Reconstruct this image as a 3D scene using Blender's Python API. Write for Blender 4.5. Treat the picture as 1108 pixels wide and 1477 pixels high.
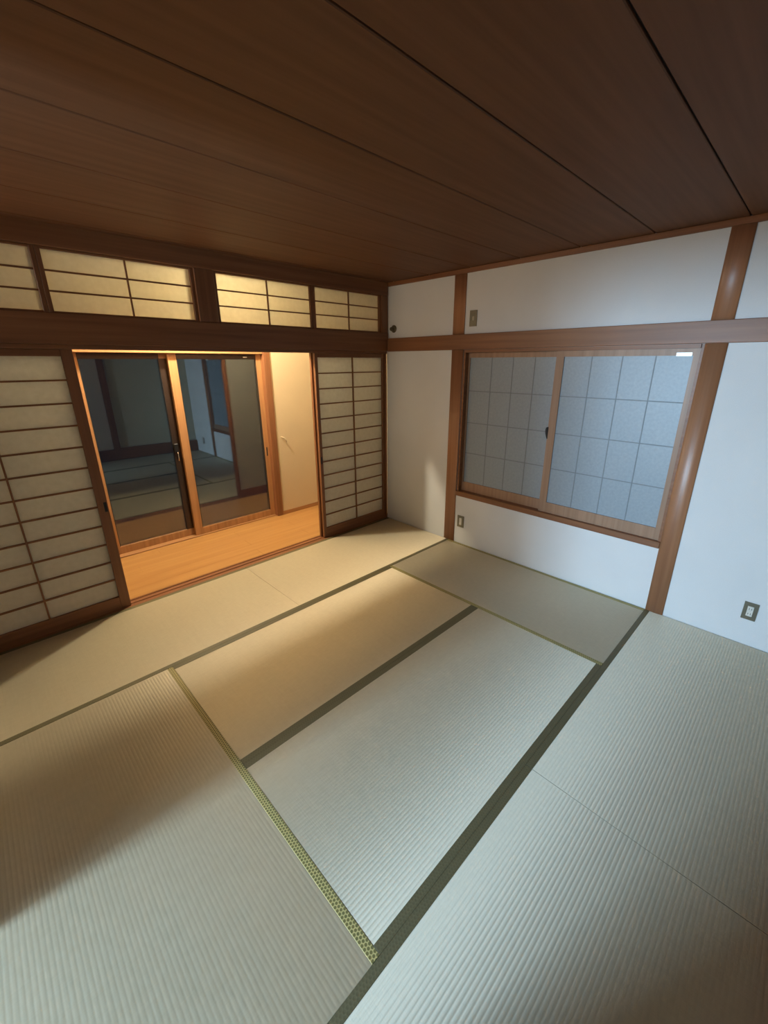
import bpy, bmesh, math, random
from mathutils import Vector
random.seed(4)
SC = bpy.context.scene
COL = SC.collection
for o in list(bpy.data.objects):
    bpy.data.objects.remove(o, do_unlink=True)
PI = math.pi

# ------------------------------------------------------------------ camera
cam_d = bpy.data.cameras.new('camera')
cam = bpy.data.objects.new('camera', cam_d); COL.objects.link(cam)
cam.location = (-3.253, -3.306, 1.757)
cam.rotation_euler = (math.radians(71.13), math.radians(.13), math.radians(-44.65))
cam_d.sensor_fit = 'VERTICAL'; cam_d.sensor_height = 36.0
cam_d.lens = 600.94 * 36.0 / 1477.0
cam_d.shift_x = (554 - 561.56) / 1477.0
cam_d.shift_y = (727.07 - 738.5) / 1477.0
cam_d.clip_start = .02
SC.camera = cam

# ------------------------------------------------------------------ world: night
w = bpy.data.worlds.new('night'); SC.world = w; w.use_nodes = True
w.node_tree.nodes['Background'].inputs[0].default_value = (.35, .5, .9, 1)
w.node_tree.nodes['Background'].inputs[1].default_value = .012

# ------------------------------------------------------------------ lamps
def lamp(name, kind, loc, power, color, rot=(0, 0, 0), **kw):
    d = bpy.data.lights.new(name, kind); d.energy = power; d.color = color
    for k, v in kw.items(): setattr(d, k, v)
    o = bpy.data.objects.new(name, d); COL.objects.link(o); o.location = loc; o.rotation_euler = rot
    return o
# ceiling lamp of the corridor behind the paper screens (warm bulb)
lamp('corridor_lamp', 'POINT', (-1.69, .585, 2.46), 160, (1, .91, .68), shadow_soft_size=.045)
# cool lamp of the next room, shining in through the open doorway behind the camera
for nm, y, sy, pw, c in (('next_room_lamp', -1.72, .44, 66, (.49, .75, 1)), ('next_room_bounce_fill', -2.15, 1.25, 36, (.60, .81, 1))):  # the wide one is added soft fill, standing for bounce off that room's wall
    _l = lamp(nm, 'AREA', (-6.2, y, 1.56), pw, c, shape='RECTANGLE', size=sy, size_y=.42)
    _l.rotation_euler = Vector((math.cos(math.radians(-15)), math.sin(math.radians(-15)), math.tan(math.radians(-15)))).to_track_quat('-Z', 'Y').to_euler()
    _l.data.spread = math.radians(100)
# added fill for the dark window-wall corner, entering by an opening made for it
lamp('corner_fill', 'AREA', (-4.30, -.07, 2.30), 22, (1, .82, .62), (0, -PI/2, 0),
     shape='RECTANGLE', size=.2, size_y=.1)

# ------------------------------------------------------------------ view
vs = SC.view_settings
vs.view_transform = 'Standard'; vs.look = 'None'; vs.gamma = 1; vs.use_curve_mapping = False
vs.exposure = 0.0

# ------------------------------------------------------------------ materials
def mat(name):
    m = bpy.data.materials.new(name); m.use_nodes = True
    return m, m.node_tree, m.node_tree.nodes['Principled BSDF']
def node(nt, t, **kw):
    n = nt.nodes.new(t)
    for k, v in kw.items(): setattr(n, k, v)
    return n
def math_n(nt, op, a, b=None):
    n = node(nt, 'ShaderNodeMath', operation=op)
    for i, v in enumerate((a, b)):
        if v is None: continue
        if isinstance(v, (int, float)): n.inputs[i].default_value = v
        else: nt.links.new(v, n.inputs[i])
    return n.outputs[0]
def ramp(nt, fac, stops):
    r = node(nt, 'ShaderNodeValToRGB'); e = r.color_ramp.elements
    e[0].position, e[0].color = stops[0][0], (*stops[0][1], 1)
    e[1].position, e[1].color = stops[-1][0], (*stops[-1][1], 1)
    for p, c in stops[1:-1]:
        q = e.new(p); q.color = (*c, 1)
    nt.links.new(fac, r.inputs[0]); return r.outputs[0]
def noise(nt, scale_vec, scale=1, detail=4, coord='Object'):
    tc = node(nt, 'ShaderNodeTexCoord'); mp = node(nt, 'ShaderNodeMapping')
    mp.inputs['Scale'].default_value = scale_vec
    nt.links.new(tc.outputs[coord], mp.inputs[0])
    n = node(nt, 'ShaderNodeTexNoise'); n.inputs['Scale'].default_value = scale; n.inputs['Detail'].default_value = detail
    nt.links.new(mp.outputs[0], n.inputs['Vector']); return n.outputs['Fac']
def bump(nt, bs, h, strength, dist=.01):
    b = node(nt, 'ShaderNodeBump'); b.inputs['Strength'].default_value = strength; b.inputs['Distance'].default_value = dist
    nt.links.new(h, b.inputs['Height']); nt.links.new(b.outputs[0], bs.inputs['Normal'])
def flat(name, c, rough=.5, metal=0, spec=.5):
    m, nt, b = mat(name)
    f = noise(nt, (1, 1, 1), 40, 3)
    col = ramp(nt, f, [(.3, tuple(x * .93 for x in c)), (.7, tuple(min(1, x * 1.06) for x in c))])
    nt.links.new(col, b.inputs['Base Color'])
    b.inputs['Roughness'].default_value = rough; b.inputs['Metallic'].default_value = metal
    b.inputs['Specular IOR Level'].default_value = spec
    return m
def wood(name, c1, c2, axis, rough=.42, fine=34, spec=.45, coat=0):
    m, nt, b = mat(name)
    s = [fine, fine, fine]; s['xyz'.index(axis)] = 1.1
    f = noise(nt, s, 1, 6)
    col = ramp(nt, f, [(.3, c1), (.7, c2)])
    nt.links.new(col, b.inputs['Base Color'])
    b.inputs['Roughness'].default_value = rough; b.inputs['Specular IOR Level'].default_value = spec
    bump(nt, b, f, .12, .004)
    return m
BR1, BR2 = (.20, .078, .032), (.29, .122, .052)
WX = wood('brown_wood_x', BR1, BR2, 'x'); WY = wood('brown_wood_y', BR1, BR2, 'y'); WZ = wood('brown_wood_z', BR1, BR2, 'z', rough=.40, spec=.5)
PW = wood('post_wood_z', (.32, .135, .062), (.42, .195, .095), 'z', rough=.37, spec=.6)
_b = PW.node_tree.nodes['Principled BSDF']; _b.inputs['Anisotropic'].default_value = .75
_t = PW.node_tree.nodes.new('ShaderNodeCombineXYZ'); _t.inputs['Z'].default_value = 1
PW.node_tree.links.new(_t.outputs[0], _b.inputs['Tangent'])
OR1, OR2 = (.36, .175, .07), (.48, .25, .11)
OX = wood('orange_wood_x', OR1, OR2, 'x'); OY = wood('orange_wood_y', OR1, OR2, 'y'); OZ = wood('orange_wood_z', OR1, OR2, 'z')
LY = wood('pale_brown_wood_y', (.30, .17, .10), (.40, .24, .15), 'y'); LZ = wood('pale_brown_wood_z', (.30, .17, .10), (.40, .24, .15), 'z')
PLANK = wood('honey_floor_wood', (.42, .205, .066), (.50, .265, .092), 'x', rough=.33, fine=18)
CEIL = wood('ceiling_veneer', (.142, .060, .027), (.185, .082, .040), 'x', rough=.6, fine=26, spec=.25)

def plaster(name, c):
    m, nt, b = mat(name)
    f = noise(nt, (1, 1, 1), 260, 3); g = noise(nt, (1, 1, 1), 3, 3)
    mx = math_n(nt, 'ADD', math_n(nt, 'MULTIPLY', f, .5), math_n(nt, 'MULTIPLY', g, .5))
    nt.links.new(ramp(nt, mx, [(.35, tuple(x * .94 for x in c)), (.65, c)]), b.inputs['Base Color'])
    b.inputs['Roughness'].default_value = .85; b.inputs['Specular IOR Level'].default_value = .2
    bump(nt, b, f, .25, .003)
    return m
WALL = plaster('white_plaster', (.79, .79, .79))
HALLWALL = plaster('hall_plaster', (.66, .545, .37))
BEIGE = plaster('beige_plaster', (.62, .57, .43))
NIGHT = flat('dark_backing', (.03, .02, .015), .9)

def paper(name, thin, c1=(.79, .785, .745), c2=(.86, .855, .82)):
    m, nt, b = mat(name)
    nt.nodes.remove(b)
    f = noise(nt, (1, 1, 1), 30, 6)
    col = ramp(nt, f, [(.3, c1), (.7, c2)])
    d = node(nt, 'ShaderNodeBsdfDiffuse'); t = node(nt, 'ShaderNodeBsdfTranslucent'); mx = node(nt, 'ShaderNodeMixShader')
    mx.inputs[0].default_value = thin
    nt.links.new(col, d.inputs[0]); nt.links.new(col, t.inputs[0])
    nt.links.new(d.outputs[0], mx.inputs[1]); nt.links.new(t.outputs[0], mx.inputs[2])
    nt.links.new(mx.outputs[0], nt.nodes['Material Output'].inputs[0])
    return m
PAPER = paper('screen_paper', .66); TPAPER = paper('transom_paper', .26, (.78, .72, .57), (.84, .78, .63))

def glass():
    m, nt, b = mat('clear_glass')
    b.inputs['Base Color'].default_value = (.93, .97, .95, 1)
    b.inputs['Roughness'].default_value = 0.0; b.inputs['IOR'].default_value = 1.68
    b.inputs['Transmission Weight'].default_value = 1
    return m
GLASS = glass()
def frosted():
    m, nt, b = mat('frosted_glass')
    f = noise(nt, (1, 1, 1), 55, 5)
    nt.links.new(ramp(nt, f, [(.3, (.25, .30, .34)), (.7, (.29, .34, .385))]), b.inputs['Base Color'])
    b.inputs['Roughness'].default_value = .40; b.inputs['Specular IOR Level'].default_value = .8
    bump(nt, b, noise(nt, (1, 1, 1), 420, 2), .2, .002)
    return m
FROST = frosted()
FBAR = flat('lattice_behind_frost', (.19, .22, .24), .5)

def tatami(axis):
    m, nt, b = mat('woven_rush_' + axis)
    a = [9, 9, 9]; a['xy'.index(axis)] = 420                  # single rushes lie across the mat
    f = noise(nt, a, 1, 3)
    c = [70, 70, 70]; c['xy'.index(axis)] = 26
    g = noise(nt, c, 1, 2)
    h = noise(nt, (1.3, 1.3, 1.3), 1, 2)
    mx = math_n(nt, 'ADD', math_n(nt, 'ADD', math_n(nt, 'MULTIPLY', f, .35), math_n(nt, 'MULTIPLY', g, .35)), math_n(nt, 'MULTIPLY', h, .3))
    nt.links.new(ramp(nt, mx, [(.36, (.505, .435, .295)), (.64, (.605, .53, .375))]), b.inputs['Base Color'])
    b.inputs['Roughness'].default_value = .46; b.inputs['Specular IOR Level'].default_value = .42
    bump(nt, b, math_n(nt, 'ADD', f, g), .22, .0025)
    # glossy skin of the rushes: round across each rush, smooth along it
    an = node(nt, 'ShaderNodeBsdfAnisotropic'); an.distribution = 'GGX'
    an.inputs['Color'].default_value = (1, .90, .74, 1); an.inputs['Roughness'].default_value = .80; an.inputs['Anisotropy'].default_value = .75
    tv = node(nt, 'ShaderNodeCombineXYZ'); tv.inputs['Y' if axis == 'x' else 'X'].default_value = 1
    nt.links.new(tv.outputs[0], an.inputs['Tangent'])
    mx2 = node(nt, 'ShaderNodeMixShader'); mx2.inputs[0].default_value = .33
    nt.links.new(b.outputs[0], mx2.inputs[1]); nt.links.new(an.outputs[0], mx2.inputs[2])
    nt.links.new(mx2.outputs[0], nt.nodes['Material Output'].inputs[0])
    return m
TATX, TATY = tatami('x'), tatami('y')
def heri(axis, gold, dark):
    """green cloth tape with a honeycomb brocade, seen from above"""
    m, nt, b = mat('brocade_' + axis)
    tc = node(nt, 'ShaderNodeTexCoord'); sp = node(nt, 'ShaderNodeSeparateXYZ'); nt.links.new(tc.outputs['Object'], sp.inputs[0])
    pa, pb = .0126, .0126 * .84
    U = math_n(nt, 'DIVIDE', sp.outputs['X' if axis == 'x' else 'Y'], pa)
    V = math_n(nt, 'DIVIDE', sp.outputs['Y' if axis == 'x' else 'X'], pb * 2)
    def cell(off):
        uu = math_n(nt, 'SUBTRACT', math_n(nt, 'FRACT', math_n(nt, 'ADD', U, off + 400)), .5)
        vv = math_n(nt, 'SUBTRACT', math_n(nt, 'FRACT', math_n(nt, 'ADD', V, off + 400)), .5)
        uu = math_n(nt, 'MULTIPLY', uu, 1.0); vv = math_n(nt, 'MULTIPLY', vv, 1.68)
        return math_n(nt, 'SQRT', math_n(nt, 'ADD', math_n(nt, 'MULTIPLY', uu, uu), math_n(nt, 'MULTIPLY', vv, vv)))
    d = math_n(nt, 'MINIMUM', cell(0), cell(.5))
    nt.links.new(ramp(nt, d, [(.34, dark), (.43, gold)]), b.inputs['Base Color'])
    b.inputs['Roughness'].default_value = .5; b.inputs['Specular IOR Level'].default_value = .35
    bump(nt, b, d, .3, .002)
    return m
HERIX = heri('x', (.165, .142, .075), (.138, .118, .062))  # same cloth, painted dull where its threads show no sheen
HERIY = heri('y', (.60, .50, .21), (.19, .165, .06))  # sheen of the gold threads painted into the colour of these tapes

METAL = flat('bronze_plate', (.20, .18, .13), .38, .55)
SOCK = flat('ivory_plastic', (.74, .71, .64), .4)
BLACK = flat('black_metal', (.012, .01, .01), .4)
CHROME = flat('bright_metal', (.85, .84, .82), .12, 1)
STICK = flat('white_sticker', (.93, .96, .90), .26, 0, 1)
STEEL = flat('aged_metal', (.13, .10, .055), .45, .4)
SHADE = flat('painted_sash_shade', (.045, .026, .018), .4, .3)  # shade on the glass sashes, painted as dark strips
GASKET = flat('dark_gasket', (.022, .018, .018), .5)
SHELL = flat('next_room_paint', (.5, .48, .45), .9)

# ------------------------------------------------------------------ builders
ORG = {}
def origin(o):
    v = Vector((0, 0, 0))
    while o is not None:
        v += o.location; o = o.parent
    return v
def add_box(bm, x0, x1, y0, y1, z0, z1):
    x0, x1 = sorted((x0, x1)); y0, y1 = sorted((y0, y1)); z0, z1 = sorted((z0, z1))
    r = bmesh.ops.create_cube(bm, size=1)
    for v in r['verts']:
        v.co = Vector(((x0 + x1) / 2 + v.co.x * (x1 - x0), (y0 + y1) / 2 + v.co.y * (y1 - y0), (z0 + z1) / 2 + v.co.z * (z1 - z0)))
    return r['verts']
def link(name, bm, m, parent=None, loc=None, bevel=0, seg=2, smooth=False):
    if bevel:
        bmesh.ops.bevel(bm, geom=list(bm.edges), offset=bevel, segments=seg, affect='EDGES', profile=.5)
    off = Vector(loc) if (loc is not None and parent is None) else origin(parent)
    bmesh.ops.translate(bm, verts=list(bm.verts), vec=-off)
    me = bpy.data.meshes.new(name); bm.to_mesh(me); bm.free()
    me.materials.append(m)
    if smooth:
        for p in me.polygons: p.use_smooth = True
    o = bpy.data.objects.new(name, me); COL.objects.link(o)
    if parent is not None: o.parent = parent
    else: o.location = off
    return o
def box(name, b, m, parent=None, bevel=.0015, loc=None):
    bm = bmesh.new()
    for q in (b if isinstance(b[0], (tuple, list)) else [b]): add_box(bm, *q)
    return link(name, bm, m, parent, loc, bevel, 1)
def empty(name, loc):
    o = bpy.data.objects.new(name, None); COL.objects.link(o); o.location = loc; o.empty_display_size = .1
    return o
def tag(o, label, cat, group=None):
    o['label'] = label; o['category'] = cat
    if group: o['group'] = group
    return o
def struct(o): o['kind'] = 'structure'; return o
def tube(bm, pts, r, n=8):
    rings = []
    for i, p in enumerate(pts):
        p = Vector(p); a = Vector(pts[max(i - 1, 0)]); c = Vector(pts[min(i + 1, len(pts) - 1)])
        t = (c - a).normalized(); u = t.orthogonal().normalized(); v = t.cross(u)
        rr = r[i] if isinstance(r, (list, tuple)) else r
        rings.append([bm.verts.new(p + rr * (math.cos(2 * PI * k / n) * u + math.sin(2 * PI * k / n) * v)) for k in range(n)])
    for q, s in zip(rings, rings[1:]):
        # match the start vertex so the tube does not twist
        j = min(range(n), key=lambda k: (s[k].co - q[0].co).length)
        s[:] = s[j:] + s[:j]
        if (s[1].co - q[1].co).length > (s[-1].co - q[1].co).length: s[:] = [s[0]] + s[:0:-1]
        for k in range(n): bm.faces.new((q[k], q[(k + 1) % n], s[(k + 1) % n], s[k]))
    bm.faces.new(rings[0]); bm.faces.new(rings[-1])
    bmesh.ops.recalc_face_normals(bm, faces=bm.faces)
def disc(bm, c, r, h, axis, n=28, lip=.25):
    """shallow turned button: axis 'x' or 'y', grows from c by h"""
    prof = [(r, 0), (r, .45), (r * .88, .8), (r * .6, 1), (0, 1)]
    rows = []
    for rr, t in prof:
        row = []
        for k in range(n if rr else 1):
            a = 2 * PI * k / n; p, q = rr * math.cos(a), rr * math.sin(a)
            row.append(bm.verts.new((c[0] + h * t, c[1] + p, c[2] + q) if axis == 'x' else (c[0] + p, c[1] + h * t, c[2] + q)))
        rows.append(row)
    for a, b in zip(rows, rows[1:]):
        for k in range(n):
            if len(b) == 1: bm.faces.new((a[k], a[(k + 1) % n], b[0]))
            else: bm.faces.new((a[k], a[(k + 1) % n], b[(k + 1) % n], b[k]))
    bm.faces.new(rows[0]); bmesh.ops.recalc_face_normals(bm, faces=bm.faces)

X0, Y0, H = -3.66, -3.64, 2.50            # tatami room: x from X0 to 0, y from Y0 to 0
# ------------------------------------------------------------------ floors
fl = struct(box('floor', (X0 - .1, .10, Y0 - .1, .02, -.12, -.056), SHELL, bevel=0, loc=(-1.8, -1.8, -.12)))
hf = struct(box('floor', (-4.7, .5, .147, 1.2, -.12, -.02), NIGHT, bevel=0, loc=(-1.8, .6, -.12)))
ny = 6; wd = (1.02 - .149) / ny
for i in range(ny):
    y = .149 + i * wd
    cuts = [-4.69, -3.5 + (i * .77) % 1.3, -1.55 + (i * .61) % 1.2, .49]
    for a, c in zip(cuts, cuts[1:]):
        box('floor_plank', (a + .0004, c - .0004, y + .0004, y + wd - .0004, -.0195, 0), PLANK, hf, .0006)

# sill under the paper screens, with its two grooves
sill = struct(box('trim_1', [(X0, 0, .0215, .145, -.054, -.004), (X0, 0, .0215, .044, -.004, .001), (X0, 0, .076, .094, -.004, .001), (X0, 0, .126, .145, -.004, .001)], WX, bevel=0, loc=(-1.8, .08, -.05)))

# ------------------------------------------------------------------ tatami
def ridged(bm, L0, L1, W0, W1, axis, zt=0.0, zb=-.055, pitch=.0150, h=.00045):
    n = round((W1 - W0) / pitch); S = 6
    prof = []
    for i in range(n * S + 1):
        t = i / (n * S); ph = (t * n) % 1
        prof.append((W0 + (W1 - W0) * t, zt - h + h * (abs(math.sin(PI * ph)) ** .55)))
    rows = []
    for L in (L0, L1):
        rows.append([bm.verts.new((L, q, z) if axis == 'x' else (q, L, z)) for q, z in prof])
    for i in range(len(prof) - 1):
        bm.faces.new((rows[0][i], rows[0][i + 1], rows[1][i + 1], rows[1][i]))
    for f in bm.faces: f.smooth = True
    # rush core below: own vertices, so the smooth top keeps its own normals
    W0 += .0002; W1 -= .0002
    if axis == 'x': add_box(bm, L0, L1, W0, W1, zb, zt - h - .0002)
    else: add_box(bm, W0, W1, L0, L1, zb, zt - h - .0002)
    bm.normal_update()
    for f in bm.faces:
        if f.smooth and f.normal.z < 0: f.normal_flip()
def tatami_mat(x0, x1, y0, y1, axis, label, hw=.031, first=True):
    gx, gy = (.0010, .0003) if axis == 'x' else (.0003, .0010)
    x0 += gx; x1 -= gx; y0 += gy; y1 -= gy
    c = ((x0 + x1) / 2, (y0 + y1) / 2, -.055)
    t = tag(empty('tatami_mat', c), label, 'tatami mat', 'tatami mats of the floor')
    bm = bmesh.new()
    if axis == 'x': ridged(bm, x0, x1, y0, y1, 'x')
    else: ridged(bm, y0, y1, x0, x1, 'y')
    link('woven_cover', bm, TATX if axis == 'x' else TATY, t)
    for s in (0, 1):
        if axis == 'x':
            a, b = (y0, y0 + hw) if s == 0 else (y1 - hw, y1)
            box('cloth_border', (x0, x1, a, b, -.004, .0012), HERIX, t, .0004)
        else:
            a, b = (x0, x0 + hw) if s == 0 else (x1 - hw, x1)
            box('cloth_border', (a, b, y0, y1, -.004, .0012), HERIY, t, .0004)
    return t
ya, yb, yc, yd = -.893, -1.812, -2.73, -3.63
xa, xb, xc, xd = -.872, -1.806, -2.731, -3.65
tatami_mat(xb, 0, ya, .0205, 'x', 'tatami mat along the paper screens, in the corner by the right paper screen')
tatami_mat(xd, xb, ya, .0205, 'x', 'tatami mat in front of the left paper screen and the doorway to the corridor')
tatami_mat(xa, 0, yc, ya, 'y', 'tatami mat lying against the wall below the frosted window')
tatami_mat(xc, xa, yb, ya, 'x', 'inner tatami mat half in warm lamplight, next to the mats of the screen side')
tatami_mat(xc, xa, yc, yb, 'x', 'bright inner tatami mat in the middle of the floor')
tatami_mat(xd, xc, yc, ya, 'y', 'large tatami mat at the left, its honeycomb brocade border facing the middle')
tatami_mat(xb, 0, yd, yc, 'x', 'tatami mat at the right below the low socket on the bluish wall')
tatami_mat(xd, xb, yd, yc, 'x', 'nearest tatami mat at the bottom of the photo')

# ------------------------------------------------------------------ ceiling
ce = struct(box('ceiling', (X0 - .1, .12, Y0 - .7, .15, H + .012, H + .06), NIGHT, bevel=0, loc=(-1.8, -1.8, H)))
ys = [.0] + [-.537 - .454 * k for k in range(-1, 8)]
ys = sorted(set([-.004, -.083] + [-.537 - .454 * k for k in range(0, 7)] + [Y0]), reverse=True)
for a, b in zip(ys, ys[1:]):
    box('ceiling_board', (X0, -.002, b + .0035, a - .0035, H, H + .011), CEIL, ce, .003)

# ------------------------------------------------------------------ wall on the left: beams, post, panels above the corridor
wl = struct(empty('wall_left', (-1.8, .07, 0)))
box('top_beam', (X0, 0, .0, .15, 2.386, H + .0115), WX, wl, .003)
box('lintel_beam', (X0, 0, .0, .15, 1.862, 2.034), WX, wl, .003)
box('door_head', (X0, 0, .018, .15, 1.8355, 1.8615), WX, wl, .002)
box('hanging_post', (-1.912, -1.772, .004, .146, 2.0345, 2.3855), WZ, wl, .003)
box('corner_post', (-.083, -.0005, .004, .146, 2.0345, 2.3855), WZ, wl, .003)
box('corner_post', (-.014, -.0005, .022, .146, .0, 1.8355), WZ, wl, .003)
box('hall_wall_panel', (-4.7, X0 - .001, .0, .15, 0, 2.7), HALLWALL, wl, 0)
box('hall_wall_panel', (X0, .5, .001, .15, H + .061, 2.75), HALLWALL, wl, 0)
box('hall_wall_panel', (.101, .5, .03, .15, 0, 2.56), HALLWALL, wl, 0)

# ------------------------------------------------------------------ shoji: paper screens and transoms
def screen(name, x0, x1, y0, y1, z0, z1, px0, px1, pz0, pz1, mid, rows, label, cat, group, pull=None, bar=.0105, sheet=PAPER):
    """wooden frame with lattice on the room side and one sheet of paper behind it"""
    t = tag(empty(name, ((x0 + x1) / 2, (y0 + y1) / 2, z0)), label, cat, group)
    box('stile', (x0, px0, y0, y1, z0, z1), WZ, t, .002); box('stile', (px1, x1, y0, y1, z0, z1), WZ, t, .002)
    box('top_rail', (px0 + .0002, px1 - .0002, y0, y1, pz1, z1), WX, t, .002)
    box('bottom_rail', (px0 + .0002, px1 - .0002, y0, y1, z0, pz0), WX, t, .002)
    yl, yh = y0 + .004, y1 - .010
    for m in mid:
        box('upright_bar', (m - bar / 2, m + bar / 2, yl, yh, pz0, pz1), WZ, t, .001)
    dz = (pz1 - pz0) / rows
    for k in range(1, rows):
        z = pz0 + k * dz
        box('cross_bar', (px0, px1, yl + .0006, yh - .0003, z - bar / 2, z + bar / 2), WX, t, .001)
    box('paper', (px0 - .004, px1 + .004, yh + .0002, yh + .0008, pz0 - .004, pz1 + .004), sheet, t, 0)
    if pull:
        px, pz = pull
        box('finger_pull', (px - .010, px + .010, y0 - .0006, y0 + .003, pz - .036, pz + .036), BLACK, t, .0015)
    return t
FR = (.0455, .0745); BK = (.0955, .1245)
SG = 'paper screens along the corridor'
screen('shoji_screen', X0 + .01, -2.716, *FR, -.0035, 1.8345, X0 + .055, -2.778, .100, 1.793, [-3.191], 12,
       'left paper screen with dark wooden lattice, beside the glass doors', 'paper screen', SG, (-2.733, .80))
screen('shoji_screen', -.902, -.016, *FR, -.0035, 1.8345, -.869, -.046, .106, 1.796, [-.446], 12,
       'right paper screen with wooden lattice, in the corner beside the white wall', 'paper screen', SG, (-.886, .83))
screen('shoji_screen', X0 + .01, -2.722, *BK, -.0035, 1.8345, X0 + .055, -2.784, .100, 1.793, [-3.191], 12,
       'paper screen slid behind the left screen, beside the glass doors', 'paper screen', SG)
screen('shoji_screen', -.908, -.022, *BK, -.0035, 1.8345, -.875, -.052, .106, 1.796, [-.464], 12,
       'paper screen slid behind the right screen in the corner', 'paper screen', SG)
TG = 'paper transoms above the lintel'
def transom(x0, x1, px0, px1, mid, label):
    return screen('paper_transom', x0, x1, .022, .050, 2.0345, 2.3855, px0, px1, 2.0465, 2.3745, mid, 3, label, 'transom', TG, bar=.0095, sheet=TPAPER)
transom(X0 + .01, -2.7875, X0 + .06, -2.811, [-3.21], 'glowing paper transom cut off by the left edge of the photo')
transom(-2.7865, -1.9125, -2.762, -1.935, [-2.335], 'glowing paper transom directly left of the hanging post')
transom(-1.7715, -.9045, -1.748, -.932, [-1.335], 'glowing paper transom directly right of the hanging post')
transom(-.9035, -.0835, -.876, -.110, [-.492], 'dimmer paper transom nearest the corner and the white wall')

# ------------------------------------------------------------------ wall on the right with the frosted window
WY0, WY1, WZ0, WZ1 = -2.731, -.951, .497, 1.856        # rough opening
wr = struct(empty('wall_right', (.05, -1.8, 0)))
box('plaster', [(.008, .1, Y0 - .7, WY0, -.05, H + .01), (.008, .1, WY1, .03, -.05, H + .01),
                (.008, .1, WY0, WY1, -.05, WZ0), (.008, .1, WY0, WY1, WZ1, H + .01)], WALL, wr, 0)
box('crown_rail', (-.010, .0079, Y0, -.0005, 2.464, H - .0005), WY, wr, .002)
box('lintel_rail', (-.014, .0079, Y0, -.0005, 1.857, 1.984), WY, wr, .003)
def post(y0, y1, bow):
    """square post whose face is planed slightly round"""
    for z0, z1 in ((.0, 1.8565), (1.9845, 2.4635)):
        bm = bmesh.new(); n = 12; ring = []
        for k in range(n + 1):
            t = k / n
            ring.append((.0015 - bow * (1 - (2 * t - 1) ** 2), y0 + (y1 - y0) * t))
        ring += [(.0079, y1), (.0079, y0)]
        lo = [bm.verts.new((x, y, z0)) for x, y in ring]; hi = [bm.verts.new((x, y, z1)) for x, y in ring]
        for k in range(len(ring)):
            q = (k + 1) % len(ring)
            f = bm.faces.new((lo[k], lo[q], hi[q], hi[k])); f.smooth = k < n
        bm.faces.new(lo); bm.faces.new(hi); bmesh.ops.recalc_face_normals(bm, faces=bm.faces)
        link('post', bm, PW, wr)
post(-.951, -.826, .003); post(-2.843, -2.731, .007)

win = struct(empty('window_1', (.03, -1.84, WZ0)))
box('window_sill', (-.006, .10, WY0 + .0005, WY1 - .0005, WZ0, .545), WY, win, .002)
box('window_frame', [(.012, .10, WY1 - .022, WY1 - .0005, .5455, WZ1), (.012, .10, WY0 + .0005, WY0 + .018, .5455, WZ1),
                     (-.001, .10, WY0 + .0182, WY1 - .0222, 1.832, WZ1)], WY, win, 0)
def sash(x0, x1, y0, y1, z0, z1, gy0, gy1, gz0, gz1, bars, pull=None, sticker=None):
    s = box('sash', [(x0, x1, y0, gy0, z0, z1), (x0, x1, gy1, y1, z0, z1), (x0, x1, gy0, gy1, z0, gz0), (x0, x1, gy0, gy1, gz1, z1)], LZ, win, 0)
    xm = (x0 + x1) / 2
    box('frosted_pane', (xm - .003, xm + .003, gy0 - .004, gy1 + .004, gz0 - .004, gz1 + .004), FROST, s, 0)
    for b in bars:
        box('upright_bar', (xm - .0042, xm - .0031, b - .0036, b + .0036, gz0, gz1), FBAR, s, 0)
    for k in (1, 2, 3):
        z = gz0 + (gz1 - gz0) * k / 4
        box('cross_bar', (xm - .0041, xm - .0031, gy0, gy1, z - .0036, z + .0036), FBAR, s, 0)
    if pull:
        bm = bmesh.new(); y, z = pull
        prof = [(0, -.050), (.010, -.030), (.019, .0), (.021, .022), (.017, .042), (0, .050)]
        vs = [[bm.verts.new((x, y + a, z + b)) for a, b in prof] for x in (x0 - .009, x0 + .001)]
        n = len(prof)
        for k in range(n): bm.faces.new((vs[0][k], vs[0][(k + 1) % n], vs[1][(k + 1) % n], vs[1][k]))
        bm.faces.new(vs[0]); bm.faces.new(vs[1]); bmesh.ops.recalc_face_normals(bm, faces=bm.faces)
        link('latch', bm, BLACK, s, None, .002, 1)
    if sticker:
        a, b, z, h = sticker
        box('sticker', (x0 - .0008, x0 + .0001, a, b, z, z + h), STICK, s, 0)['label'] = 'white rectangular sticker on the top corner of the sash'
    return s
sash(.058, .084, -1.868, WY1 - .0225, .5465, 1.8315, -1.83, -.991, .634, 1.789, [-1.215, -1.42, -1.614], None)
sash(.022, .048, WY0 + .0185, -1.806, .5465, 1.8315, -2.680, -1.866, .634, 1.789, [-2.068, -2.272, -2.474], (-1.81, 1.21), (-2.672, -2.588, 1.786, .021))

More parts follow.
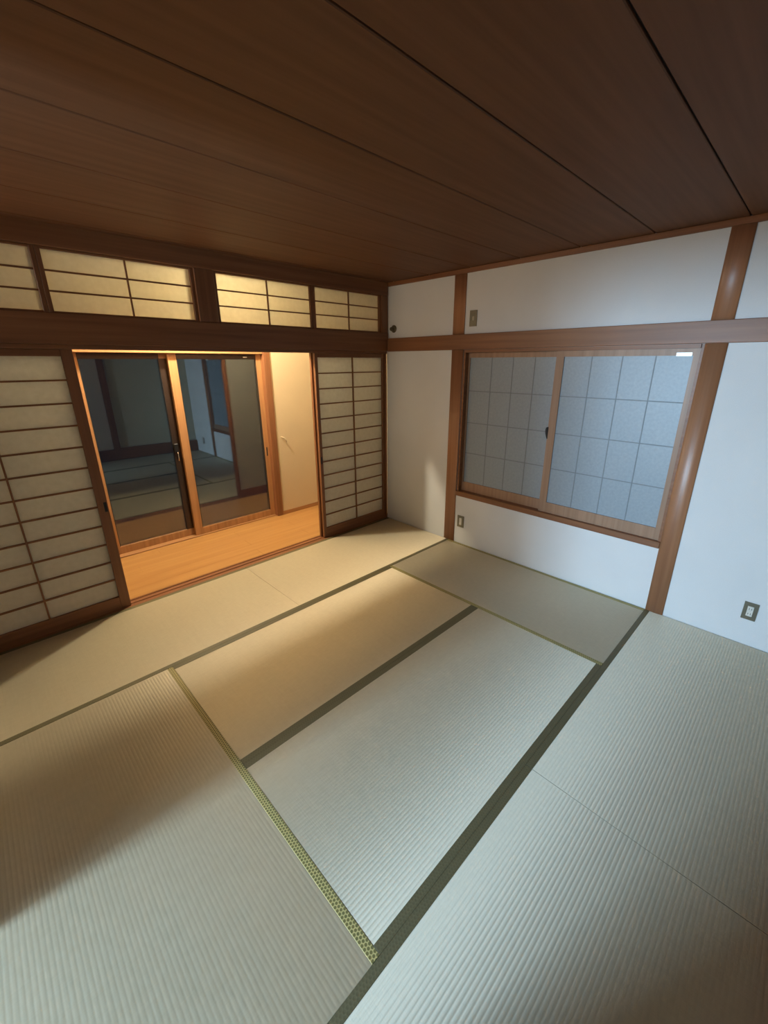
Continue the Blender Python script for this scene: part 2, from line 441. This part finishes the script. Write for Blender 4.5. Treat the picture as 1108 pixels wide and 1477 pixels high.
# ------------------------------------------------------------------ corridor: far wall, sliding glass doors
DY0 = .985
door = struct(empty('door_1', (-1.75, 1.05, 0)))
box('jamb', (-.905, -.832, DY0 - .012, 1.14, .001, 1.93), WZ, door, .003)
box('jamb', (-2.70, -2.595, DY0 - .012, 1.14, .001, 1.93), OZ, door, .003)
box('head', (-2.5945, -.9055, .992, 1.14, 1.835, 1.93), OX, door, .003)
box('threshold', (-2.5945, -.9055, 1.022, 1.14, -.019, .012), OX, door, .002)
def glass_sash(y0, y1, x0, x1, gx0, gx1, name='sash'):
    z0, z1, gz0, gz1 = .0125, 1.8345, .088, 1.79
    s = box('sash', [(x0, gx0, y0, y1, z0, z1), (gx1, x1, y0, y1, z0, z1), (gx0, gx1, y0, y1, z0, gz0), (gx0, gx1, y0, y1, gz1, z1)], OZ, door, .0015)
    ym = (y0 + y1) / 2
    box('glass_pane', (gx0 + .0005, gx1 - .0005, ym - .010, ym - .006, gz0 + .0005, gz1 - .0005), GLASS, s, 0)
    box('glass_pane', (gx0 + .0005, gx1 - .0005, ym + .006, ym + .010, gz0 + .0005, gz1 - .0005), GLASS, s, 0)
    box('gasket', [(gx0, gx0 + .006, y0 + .002, ym - .0105, gz0, gz1), (gx1 - .006, gx1, y0 + .002, ym - .0105, gz0, gz1),
                   (gx0, gx1, y0 + .002, ym - .0105, gz1 - .006, gz1)], GASKET, s, 0)
    box('head_shade', (gx0, gx1, y0 - .0006, y0 + .004, gz1, z1 - .0005), SHADE, s, 0)  # strip painting the shadow of the head onto the top rail
    return s
sl = glass_sash(1.090, 1.130, -2.594, -1.828, -2.53, -1.905)
sr = glass_sash(1.035, 1.075, -1.846, -.906, -1.770, -.965)
box('finger_pull', (-.944, -.929, 1.0342, 1.0375, .735, .835), BLACK, sr, .001)
box('sticker', (-1.105, -1.062, 1.0343, 1.0352, 1.800, 1.808), STICK, sr, 0)['label'] = 'tiny white sticker on the top rail of the glass door'
box('stile_shade', (-1.9055, -1.829, 1.0893, 1.0945, .0885, 1.7895), SHADE, sl, 0)  # strip painting the shade on the rear meeting stile
# latch of the rear sash
box('latch', (-1.905, -1.868, 1.068, 1.0895, .915, .995), BLACK, sl, .003)
bm = bmesh.new(); tube(bm, [(-1.880, 1.074, .915), (-1.879, 1.070, .885), (-1.879, 1.068, .855), (-1.882, 1.066, .828)], [.004, .004, .0035, .006], 10)
link('latch_lever', bm, CHROME, sl, smooth=True)
wf = struct(box('wall_far', [(-.8315, .5, DY0, 1.14, 0, 2.75), (-4.7, -2.7005, DY0, 1.14, 0, 2.75), (-2.7005, -.8315, DY0, 1.14, 1.9305, 2.75)], HALLWALL, bevel=0, loc=(-1.7, 1.06, 0)))
struct(box('baseboard_far', [(-.8312, .4985, DY0 - .008, DY0 - .0005, .0005, .045), (-4.699, -2.7008, DY0 - .008, DY0 - .0005, .0005, .045)], OX, bevel=0, loc=(-.2, .98, 0)))
struct(box('wall_hall_end', [(.5, .56, -.0, 1.2, 0, 2.75), (-4.76, -4.7, 0, 1.2, 0, 2.75)], HALLWALL, bevel=0, loc=(.5, .6, 0)))
struct(box('ceiling', (-4.76, .56, .001, 1.14, 2.7505, 2.80), HALLWALL, bevel=0, loc=(-1.7, .6, 2.75)))
bm = bmesh.new()
tube(bm, [(-.772, DY0 - .002, .940), (-.752, DY0 - .030, .935), (-.736, DY0 - .040, .920), (-.728, DY0 - .040, .900), (-.726, DY0 - .032, .880)], [.006, .006, .0065, .006, .004], 10)
tag(link('curtain_hook', bm, HALLWALL, None, (-.75, DY0, .91), smooth=True), 'small pale hook on the white corridor wall beside the door casing', 'hook')

# ------------------------------------------------------------------ walls behind the camera (seen only as reflections in the glass)
wb = struct(empty('wall_back', (-1.8, Y0 - .05, 0)))
box('closet_step', (X0, -1.485, Y0 - .07, Y0 + .006, -.05, .20), WX, wb, .002)
box('closet_panel', (X0, -2.57, Y0 - .03, Y0 - .005, .2005, 1.83), WALL, wb, .002)
cp = box('closet_panel', (-2.569, -1.485, Y0 - .06, Y0 - .031, .2005, 1.83), WALL, wb, .002)
bm = bmesh.new(); disc(bm, (-1.77, Y0 - .031, .93), .028, .006, 'y'); link('round_pull', bm, BLACK, cp)
box('post', (-1.4845, -1.38, Y0 - .07, Y0 + .008, -.05, H), WZ, wb, .003)
box('lintel', (X0, -1.485, Y0 - .07, Y0 + .006, 1.8305, 1.98), WX, wb, .002)
box('plaster', (X0, -1.485, Y0 - .07, Y0, 1.9805, H), WALL, wb, 0)
box('alcove_step', (-1.3795, .0075, Y0 - .11, Y0 + .004, -.05, .21), WX, wb, .003)
box('alcove_plaster', (-1.3795, .0075, Y0 - .11, Y0 - .06, .2105, H), BEIGE, wb, 0)
wfr = struct(empty('wall_front', (X0 - .05, -1.8, 0)))
OY0, OY1 = -2.69, -1.80                                       # open doorway towards the next room
box('plaster', [(X0 - .1, X0 - .001, Y0 - .7, OY0 - .06, -.05, H), (X0 - .1, X0 - .001, OY1 + .06, .0, -.05, 2.04), (X0 - .1, X0 - .001, OY1 + .06, .0, 2.42, H), (X0 - .1, X0 - .001, OY1 + .06, -1.66, 2.04, 2.42), (X0 - .1, X0 - .001, -.05, .0, 2.04, 2.42),
                (X0 - .1, X0 - .001, OY0 - .06, OY1 + .06, 1.90, H)], WALL, wfr, 0)  # high opening beside the doorway is added only to admit the corner fill
box('door_jamb', (X0 - .1, X0 - .001, OY0 - .06, OY0, -.05, 1.90), WZ, wfr, 0)
box('door_jamb', (X0 - .1, X0 - .001, OY1, OY1 + .06, -.05, 1.90), WZ, wfr, 0)
box('door_head', (X0 - .1, X0 - .001, OY0, OY1, 1.84, 1.90), WY, wfr, 0)
struct(box('floor', (-6.4, X0 - .101, -4.3, -.01, -.1, -.002), PLANK, bevel=0, loc=(-5, -2, -.1)))
struct(box('wall_next_room', [(-6.46, -6.4, -4.3, -.01, -.1, 2.5), (-6.4, X0 - .101, -4.36, -4.3, -.1, 2.5), (-6.4, -4.71, -.01, .05, -.1, 2.5)], SHELL, bevel=0, loc=(-6.4, -2, 0)))
struct(box('ceiling', (-6.46, X0 - .101, -4.36, .05, 2.501, 2.55), SHELL, bevel=0, loc=(-5, -2, 2.5)))

# ------------------------------------------------------------------ sockets and fittings on the window wall
def socket(y, z, w, h, label, name='wall_socket', cw=.4, chh=.62, body=SOCK, group='metal plates on the window wall'):
    t = tag(empty(name, (.008, y, z)), label, 'socket')
    a, b, c, d = y - w / 2, y + w / 2, z - h / 2, z + h / 2
    cy, cz = w * cw / 2, h * chh / 2
    box('plate', [(.001, .0078, a, y - cy, c, d), (.001, .0078, y + cy, b, c, d), (.001, .0078, y - cy, y + cy, c, z - cz), (.001, .0078, y - cy, y + cy, z + cz, d)], METAL, t, 0)
    ins = box('insert', (-.0005, .0078, y - cy + .001, y + cy - .001, z - cz + .001, z + cz - .001), body, t, .001)
    return t, ins
t, ins = socket(-1.025, .234, .076, .120, 'small socket plate low on the wall beside the brown post, under the frosted window')
t, ins = socket(-3.289, .240, .072, .120, 'socket plate low on the bluish wall at the right edge of the photo', chh=.60, cw=.46)
for dz in (-.017, .017):
    for dy in (-.006, .006):
        box('slot', (-.0009, -.0004, -3.289 + dy - .0012, -3.289 + dy + .0012, .240 + dz - .006, .240 + dz + .006), BLACK, ins, 0)
t, ins = socket(-1.038, 2.108, .072, .128, 'brass blank plate high on the wall above the window, beside the brown post', 'wall_plate', .30, .26, flat('dull_ivory', (.42, .37, .28), .5))
t = tag(empty('gas_fitting', (.008, -.075, 2.072)), 'small round dark fitting on the white wall in the corner above the rail', 'fitting')
bm = bmesh.new(); disc(bm, (.0078, -.075, 2.072), .036, -.012, 'x'); link('rosette', bm, STEEL, t, smooth=False)
bm = bmesh.new(); disc(bm, (-.0044, -.070, 2.070), .020, -.034, 'x'); link('knob', bm, STEEL, t, smooth=False)
